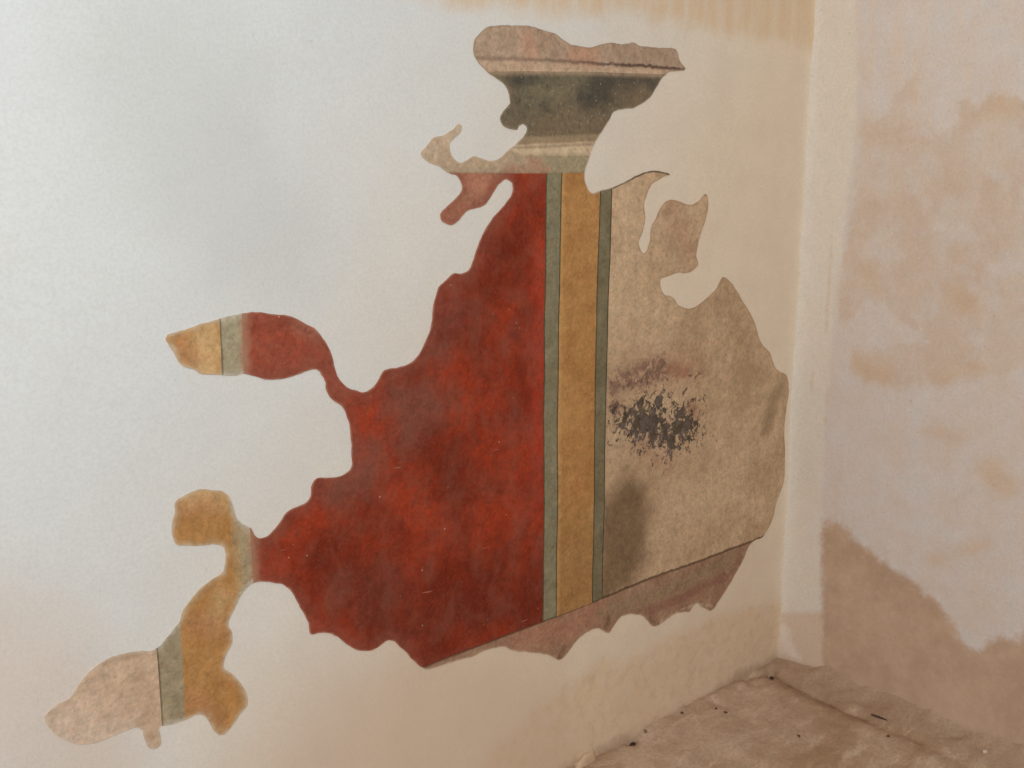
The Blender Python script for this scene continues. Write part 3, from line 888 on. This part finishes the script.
# flaked black and purple paint
fl1 = n.noise(42, 6, 0.72, 0.6)
fl2 = n.noise(85, 5, 0.7, 0.3)
sv = n.add(n.attr('stain'), n.add(n.mul(n.sub(fl1, 0.5), 0.34), n.mul(n.sub(fl2, 0.5), 0.20)))
smear = n.mask('smear', 0.015, 0.09, 34, 6, 0.7)
c = n.mix(n.mul(smear, n.rng(fl1, 0.40, 0.56, 0.1, 0.95)), c, C(120, 90, 76, K))
c = n.mix(n.mul(n.mask('redsmear', 0.012, 0.07, 50, 6, 0.7), 0.6), c, C(146, 96, 76, K))
blk = n.mix(n.rng(n.noise(30, 4), 0.42, 0.6), C(62, 54, 44, K), C(88, 76, 72, K))
c = n.mix(n.rng(sv, -0.008, 0.008, 0, 0.93), c, blk)
flk = n.add(n.attr('flecks'), n.mul(n.sub(n.noise(70, 5, 0.7), 0.5), 0.26))
c = n.mix(n.rng(flk, 0.018, 0.026, 0, 0.8), c, C(90, 66, 56, K))
c = grain(n, c, C(112, 92, 72, K), C(188, 166, 142, K), 0.35, 0.22)
crk = n.mask('crack', 0.0014, 0.004, 90, 4)
c = n.mix(n.mul(crk, 0.55), c, C(96, 72, 56, K))
e = n.add(n.attr('edge'), n.mul(n.sub(n.noise(40, 5, 0.65), 0.5), 0.012))
c = n.mix(n.rng(e, 0.006, 0.0, 0.0, 0.35), c, C(140, 112, 86, K))
c = n.mix(n.mul(n.mask('lip_shadow', 0.0025, 0.004, 60, 4), 0.85), c, C(76, 54, 40, K))  # shadow along the raised upper edge, painted into the colour
c = n.mix(n.rng(n.add(n.attr('base'), n.mul(n.sub(n.noise(60, 5, 0.7), 0.5), 0.012)), 0.0065, 0.002, 0, 0.85), c, C(80, 58, 44, K))
MAT_GREY = n.out(c, 0.9, fresco_bump(n), 0.002, 0.6, 0.2)
CR = [((605, 180), (612, 196), (628, 206), (640, 208)), ((645, 190), (642, 204), (645, 216)), ((666, 548), (656, 555)), ((683, 541), (690, 538)),
      ((672, 478), (684, 481), (692, 470)), ((640, 458), (668, 464))]
part('grey_panel', 'grey_panel', MAT_GREY, {
    'light': lambda Q: np.maximum.reduce([blob(0.05, (622, 200), (618, 330))(Q), blob(0.04, (640, 280), (650, 320))(Q), blob(0.06, (690, 520), (720, 490))(Q), blob(0.03, (660, 400), (690, 395))(Q), blob(0.03, (760, 505), (765, 520))(Q)]),
    'brownish': lambda Q: np.maximum.reduce([blob(0.05, (720, 300), (740, 340), (750, 380))(Q), blob(0.03, (690, 330), (700, 310))(Q), blob(0.03, (620, 460), (635, 500))(Q)]),
    'green': area((596, 500), (632, 478), (646, 490), (648, 540), (640, 570), (630, 592), (598, 604)),
    'olive': blob(0.022, (782, 385), (774, 400), (766, 430)),
    'lightmark': blob(0.006, (776, 380), (770, 392), (764, 402)),
    'rosy': lambda Q: np.maximum.reduce([blob(0.05, (640, 372), (690, 368))(Q), blob(0.03, (668, 210), (690, 250))(Q), blob(0.02, (690, 405), (695, 415))(Q), blob(0.03, (640, 450), (668, 462))(Q)]),
    'stain': lambda Q: area((618, 431), (616, 415), (630, 412), (640.6, 400), (650, 404), (661, 392), (664, 412), (672, 421), (677.5, 405), (691, 410), (700, 418), (698, 434), (685.8, 442), (668.7, 452), (655.7, 446.5), (638, 441.7))(Q) - 0.002,
    'smear': lambda Q: np.maximum(blob(0.030, (616, 384), (645, 373), (662, 368))(Q), blob(0.016, (612, 405), (625, 410))(Q)),
    'redsmear': lambda Q: np.maximum(blob(0.016, (670, 368), (686, 372))(Q), blob(0.012, (690, 406), (694, 412))(Q)),
    'flecks': lambda Q: np.maximum.reduce([blob(0.004, (615, 385), (700, 372))(Q), blob(0.012, (640, 390), (650, 396))(Q), blob(0.010, (692, 374), (696, 376))(Q), blob(0.012, (688, 402), (702, 400))(Q), blob(0.006, (713, 438), (714, 440))(Q), blob(0.006, (618, 408), (624, 412))(Q)]),
    'crack': lambda Q: np.maximum.reduce([0.0006 - seg_dist(Q, [wl(*p) for p in k], False) for k in CR]),
    'lip_shadow': lambda Q: 0.0035 - seg_dist(Q, [wl(*p) for p in ((612, 187.3), (626, 180.5), (645, 171.5), (653, 170.5), (661, 171.5), (669, 174.2))], False),
    'base': dh(Hb)}, 'worn grey buff panel with a flaked black stain')

# --- border along the bottom
n = NT('pinkish_border_paint')
c = n.mix(n.rng(n.noise(12, 6, 0.62, 0.3), 0.32, 0.68), C(142, 108, 86, K), C(158, 126, 102, K))
c = n.mix(n.mul(n.rng(n.noise(26, 5, 0.65), 0.52, 0.68), 0.5), c, C(130, 92, 76, K))
c = n.mix(n.mul(n.mask('rosy', 0.03, 0.06, 24, 5), 0.6), c, C(160, 108, 86, K))
c = n.mix(n.mul(n.mask('olive', 0.02, 0.04, 24, 5), 0.55), c, C(136, 116, 88, K))
c = n.mix(n.mul(n.mask('dark', 0.006, 0.02, 40, 5), 0.7), c, C(102, 74, 58, K))
c = n.mix(n.mul(n.mask('plum', 0.010, 0.03, 34, 6), 0.55), c, C(128, 84, 72, K))
c = grain(n, c, C(108, 80, 64, K), C(186, 154, 130, K), 0.4, 0.25)
d = n.add(n.attr('base'), n.mul(n.sub(n.noise(60, 5, 0.7), 0.5), 0.008))
c = n.mix(n.rng(d, -0.004, -0.001, 0, 0.75), c, C(80, 58, 44, K))
c = n.mix(n.mul(n.mask('edge2', 0.003, 0.010, 50, 5), 0.5), c, C(190, 166, 142, K))
c = worn_edge(n, c, 0.004, 0.55, C(186, 160, 134, K))
MAT_BORD = n.out(c, 0.9, fresco_bump(n), 0.003, 0.7, 0.2)
part('plinth_border', 'plinth_border', MAT_BORD, {
    'rosy': blob(0.03, (520, 636), (560, 630), (600, 610)),
    'olive': blob(0.022, (600, 612), (640, 600), (690, 580), (730, 560)),
    'dark': lambda Q: np.maximum.reduce([blob(0.009, (563, 648), (559, 657))(Q), blob(0.008, (605, 628), (608, 618))(Q), blob(0.006, (684, 609), (689, 604))(Q), blob(0.004, (648, 616), (654, 624))(Q), blob(0.003, (721, 567), (726, 577))(Q), blob(0.003, (735, 568), (727, 576))(Q)]),
    'plum': lambda Q: np.maximum(blob(0.012, (645, 612), (665, 604), (685, 596), (705, 584), (722, 578))(Q), blob(0.01, (718, 582), (725, 578))(Q)),
    'edge2': blob(0.005, (660, 622), (675, 612), (697, 604), (712, 606)),
    'base': dh(Hb)}, 'pinkish buff border below a dark sloping line')

# --- capital
n = NT('pink_cornice_paint')
c = n.mix(n.rng(n.noise(12, 6, 0.62, 0.3), 0.32, 0.68), C(155, 128, 106, K), C(174, 148, 126, K))
c = n.mix(n.mul(n.rng(n.noise(30, 5, 0.68), 0.5, 0.68), 0.5), c, C(148, 122, 102, K))
c = n.mix(n.mul(n.mask('rosy', 0.02, 0.05, 26, 5), 0.55), c, C(184, 134, 108, K))
d = n.add(n.attr('line'), n.mul(n.sub(n.noise(40, 5, 0.65), 0.5), 0.016))
c = n.mix(n.mul(n.rng(n.attr('below'), 0.0, 0.012), 0.5), c, C(194, 164, 136, K))
wk = n.rng(n.attr('strong'), 0.0, 1.0, 0.40, 0.95)
c = n.mix(n.mul(n.rng(n.ab(d), 0.0060, 0.0008), wk), c, C(86, 66, 56, K))
c = grain(n, c, C(118, 94, 78, K), C(206, 178, 158, K), 0.5, 0.25)
c = worn_edge(n, c, 0.005, 0.5, C(150, 126, 106, K))
MAT_COR = n.out(c, 0.9, fresco_bump(n), 0.0022, 0.6, 0.2)
xs0, xs1 = wl(520, 60)[0], wl(640, 65)[0]
part('cornice', 'cornice', MAT_COR, {
    'rosy': lambda Q: np.maximum(blob(0.02, (528, 40), (530, 50))(Q), blob(0.025, (575, 57), (590, 55))(Q)),
    'line': dh(Hd), 'below': lambda Q: Hd(Q[:, 0]) - Q[:, 1],
    'strong': lambda Q: (Q[:, 0] - xs0) / (xs1 - xs0)}, 'pinkish buff cornice with a dark line')

n = NT('dark_capital_paint')
a = n.noise(11, 6, 0.66, 0.5)
b = n.noise(34, 6, 0.7, 0.3)
c = n.mix(n.rng(a, 0.34, 0.66), C(102, 89, 70, K), C(116, 102, 81, K))
c = n.mix(n.mul(n.mask('blue', 0.018, 0.12, 26, 7, 0.7), 0.8), c, C(64, 61, 56, K))
c = n.mix(n.mul(n.mask('sage', 0.02, 0.08, 24, 6), 0.6), c, C(124, 113, 88, K))
c = n.mix(n.mul(n.mask('warm', 0.03, 0.05, 22, 5), 0.65), c, C(120, 102, 80, K))
c = n.mix(n.mul(n.rng(b, 0.5, 0.66), 0.5), c, C(78, 72, 60, K))
c = n.mix(n.mul(n.rng(n.attr('top'), -0.014, 0.0), 0.7), c, C(166, 140, 114, K))
c = grain(n, c, C(66, 62, 54, K), C(158, 140, 116, K), 0.55, 0.28)
c = n.mix(n.rng(n.voro(60), 0.16, 0.08, 0, 0.5), c, C(170, 150, 124, K))
c = worn_edge(n, c, 0.005, 0.55, C(146, 128, 106, K))
MAT_CAP = n.out(c, 0.9, fresco_bump(n), 0.0022, 0.6, 0.2)
part('capital', 'capital', MAT_CAP, {
    'blue': lambda Q: np.maximum.reduce([blob(0.03, (520, 76), (570, 74))(Q), blob(0.045, (585, 92), (625, 82))(Q), blob(0.02, (525, 100), (545, 105))(Q), blob(0.015, (640, 80), (655, 82))(Q)]),
    'sage': blob(0.028, (530, 95), (565, 85), (578, 78)),
    'warm': lambda Q: np.maximum(blob(0.04, (545, 128), (595, 124))(Q), blob(0.03, (620, 98), (640, 98))(Q)),
    'top': dh(Hc)}, 'dark grey green flaring capital')

n = NT('cream_moulding_paint')
c = n.mix(n.rng(n.noise(16, 5, 0.62), 0.3, 0.7), C(184, 158, 130, K), C(196, 172, 144, K))
up = n.add(n.attr('fromtop'), n.mul(n.sub(n.noise(40, 4), .5), .006))
c = n.mix(n.rng(up, -0.022, -0.014, 0, 0.85), c, C(134, 114, 88, K))
c = n.mix(n.rng(n.ab(n.add(up, 0.024)), 0.0050, 0.0010, 0, 0.4), c, C(104, 88, 68, K))
c = n.mix(n.rng(up, -0.006, 0.0, 0, 0.6), c, C(104, 90, 70, K))
c = n.mix(n.rng(n.add(n.attr('bottom'), n.mul(n.sub(n.noise(40, 4), .5), .006)), 0.010, 0.0, 0, 0.6), c, C(150, 134, 106, K))
c = grain(n, c, C(132, 110, 86, K), C(212, 190, 164, K), 0.4, 0.25)
c = worn_edge(n, c, 0.004, 0.5)
MAT_NECK = n.out(c, 0.9, fresco_bump(n), 0.0018, 0.55, 0.2)
part('neck_moulding', 'neck_moulding', MAT_NECK, {'fromtop': dh(Hk), 'bottom': dh(Hn)}, 'cream moulding below the capital')

n = NT('grey_buff_frieze_paint')
c = n.mix(n.rng(n.noise(14, 6, 0.62), 0.3, 0.7), C(142, 128, 102, K), C(156, 140, 112, K))
c = n.mix(n.mul(n.mask('buff', 0.05, 0.06, 22, 5), 0.75), c, C(182, 154, 130, K))
c = n.mix(n.mul(n.mask('rosy', 0.012, 0.03, 40, 6), 0.55), c, C(160, 104, 86, K))
c = n.mix(n.mul(n.mask('fade', 0.02, 0.03, 34, 5), 0.6), c, C(194, 172, 150, K))
c = n.mix(n.rng(n.noise(70, 5, 0.7), 0.62, 0.68, 0, 0.45), c, C(104, 84, 68, K))
d = n.add(n.attr('under'), n.mul(n.sub(n.noise(60, 5), .5), .006))
c = n.mix(n.rng(d, 0.005, 0.0, 0, 0.35), c, C(108, 86, 62, K))
c = grain(n, c, C(116, 100, 78, K), C(192, 172, 146, K), 0.4, 0.25)
c = worn_edge(n, c, 0.005, 0.5, C(190, 166, 142, K))
MAT_FRI = n.out(c, 0.9, fresco_bump(n), 0.0018, 0.55, 0.2)
part('frieze_band', 'frieze_band', MAT_FRI, {
    'buff': area((400, 100), (500, 150), (535, 160), (510, 176), (400, 180)),
    'rosy': lambda Q: np.maximum(blob(0.012, (505, 172), (545, 170))(Q), blob(0.008, (530, 160), (540, 163))(Q)),
    'fade': lambda Q: np.maximum(blob(0.018, (450, 132), (460, 124))(Q), blob(0.012, (420, 153), (432, 150))(Q)),
    'under': dh(Hf)}, 'grey buff band with a ragged pale left tongue')


# ------------------------------------------------------------------ THINGS LYING ON THE GROUND
def stone_mat(name, c1, c2):
    n = NT(name)
    c = n.mix(n.rng(n.noise(90, 4, 0.65), 0.35, 0.65), c1, c2)
    return n.out(c, 0.95, n.noise(140, 4, 0.7), 0.001, 0.6, 0.1)


MIDB = stone_mat('mid_brown_stone', C(92, 66, 49), C(116, 88, 68))
DARK = stone_mat('dark_stone', C(62, 42, 30), C(92, 66, 48))
BROWN = stone_mat('brown_clod', C(120, 88, 66), C(146, 112, 86))
PALE = stone_mat('plaster_chip', C(206, 186, 164), C(222, 204, 184))
LUMP = stone_mat('buff_plaster', C(168, 142, 116, 1.55), C(176, 150, 124, 1.55))
TWIG = stone_mat('dark_twig', C(70, 52, 42), C(96, 74, 60))


def stone(name, loc, size, mat, label, cat, seed, group=None, flat=0.6):
    bm = bmesh.new()
    bmesh.ops.create_icosphere(bm, subdivisions=3, radius=1.0)
    sx, sy, sz = size
    for v in bm.verts:
        d = v.co.normalized()
        k = 1 + 0.32 * noise.noise(d * 1.6 + Vector((seed, 0, 0))) + 0.14 * noise.noise(d * 4 + Vector((0, seed, 0)))
        # broken facets
        for q in range(5 if cat != 'plaster lump' else 0):
            nrm = Vector((math.sin(seed * 3 + q * 2.1), math.cos(seed * 5 + q * 1.3), math.sin(q * 1.7 + seed))).normalized()
            dd = d.dot(nrm)
            if dd * k > 0.72:
                k = 0.72 / dd
        v.co = Vector((d.x * k * sx, d.y * k * sy, d.z * k * sz))
    zmin = min(v.co.z for v in bm.verts)
    for v in bm.verts:
        v.co.z -= zmin + sz * 0.25
    me = bpy.data.meshes.new(name)
    bm.to_mesh(me); bm.free()
    me.polygons.foreach_set('use_smooth', [True] * len(me.polygons))
    o = link(name, me, mat)
    o.location = loc
    o.rotation_euler = (0, 0, seed)
    o['label'] = label
    o['category'] = cat
    if group:
        o['group'] = group
    return o


def on_floor(px, py):
    x, y = fl(px, py)
    for _ in range(6):                           # follow the sight line down to the uneven ground
        z = float(floor_z([(x, y)])[0])
        d = ray(px, py); t = (z - CAM.z) / d.z
        x, y = CAM.x + d.x * t, CAM.y + d.y * t
    return Vector((x, y, float(floor_z([(x, y)])[0])))


G = 'brown stones along the foot of the walls'
for i, (px, py, s, lab) in enumerate([
        (771.5, 679, .0060, 'small dark stone on the floor right in the corner between the walls'),
        (725.5, 713, .0050, 'small dark stone on the floor, lower of a pair left of the corner'),
        (716, 709, .0042, 'small dark stone on the floor, upper of a pair left of the corner'),
        (682, 713.5, .0048, 'small dark stone on the floor against the foot of the painted wall'),
        (645.5, 731.5, .0060, 'pale brown stone on the floor by the painted wall, above the dark hollow'),
        (632, 745, .0085, 'largest dark stone on the floor, in the hollow at the painted wall'),
        (799, 736.5, .0048, 'lone dark stone on open floor below the corner'),
        (888, 736.7, .0050, 'lone dark stone on the floor just below the dark twig')]):
    s *= 1.0 if i in (0, 5) else 0.82
    stone('stone', on_floor(px, py), (s * 1.35, s, s * 0.75), DARK if i in (0, 5) else BROWN if i == 4 else MIDB, lab, 'stone', 1.7 * i + 0.4, G)
stone('plaster_chip', on_floor(985, 752) - Vector((0, 0, 0.001)), (.010, .006, .004), PALE, 'small white plaster chip on the floor beside the tan right wall', 'chip', 3.3)
lx, ly = fl(578, 764)
stone('plaster_lump', Vector((lx + 0.0, -0.004, -0.02)), (.048, .014, .034), LUMP, 'rounded buff plaster lump swelling from the foot of the painted wall', 'plaster lump', 0.15)

# twig
pa, pb, pc = on_floor(871, 715), on_floor(878, 719.5), on_floor(887, 722)
bm = bmesh.new()
path = catmull([pa, pb, pc], 0.004, closed=False)
ringv = []
for i, p in enumerate(path):
    t = i / (len(path) - 1)
    r = 0.0022 * (0.55 + 0.9 * math.sin(math.pi * min(0.95, t + 0.1)))
    tan = (path[min(i + 1, len(path) - 1)] - path[max(i - 1, 0)]).normalized()
    sx = tan.cross(Vector((0, 0, 1))).normalized(); sy = sx.cross(tan)
    ringv.append([bm.verts.new(p + Vector((0, 0, 0.002)) + (sx * math.cos(k * math.tau / 8) + sy * math.sin(k * math.tau / 8)) * r * (1 + .2 * noise.noise((i * .9, k, 0)))) for k in range(8)])
for A, B in zip(ringv, ringv[1:]):
    for k in range(8):
        bm.faces.new((A[k], A[(k + 1) % 8], B[(k + 1) % 8], B[k]))
bm.faces.new(ringv[0][::-1]); bm.faces.new(ringv[-1])
bmesh.ops.recalc_face_normals(bm, faces=bm.faces)
org = pa.copy()
for v in bm.verts:
    v.co -= org
me = bpy.data.meshes.new('twig')
bm.to_mesh(me); bm.free()
o = link('twig', me, TWIG)
o.location = org
o['label'] = 'thin dark twig lying on the floor along the tan right wall'
o['category'] = 'twig'

# ------------------------------------------------------------------ LIGHT
def area_light(name, loc, target, sx, sy, power, colour):
    ld = bpy.data.lights.new(name, 'AREA')
    ld.shape = 'RECTANGLE'
    ld.size, ld.size_y = sx, sy
    ld.energy = power
    ld.color = colour
    lo = bpy.data.objects.new(name, ld)
    col.objects.link(lo)
    lo.location = loc
    lo.rotation_euler = (Vector(target) - Vector(loc)).to_track_quat('-Z', 'Y').to_euler()
    return lo


area_light('window_daylight', (-4.1, -2.6, 3.0), (-2.3, 0.0, 1.9), 1.4, 1.5, 112, (0.90, 0.98, 1.0))
world = bpy.data.worlds.new('room_light')
scene.world = world
world.use_nodes = True
bg = world.node_tree.nodes['Background']
bg.inputs['Color'].default_value = (0.90, 0.985, 1.0, 1)
bg.inputs['Strength'].default_value = 0.40

vs = scene.view_settings
vs.view_transform = 'Standard'
vs.look = 'None'
vs.gamma = 1.0
vs.exposure = 0.0
vs.use_curve_mapping = False
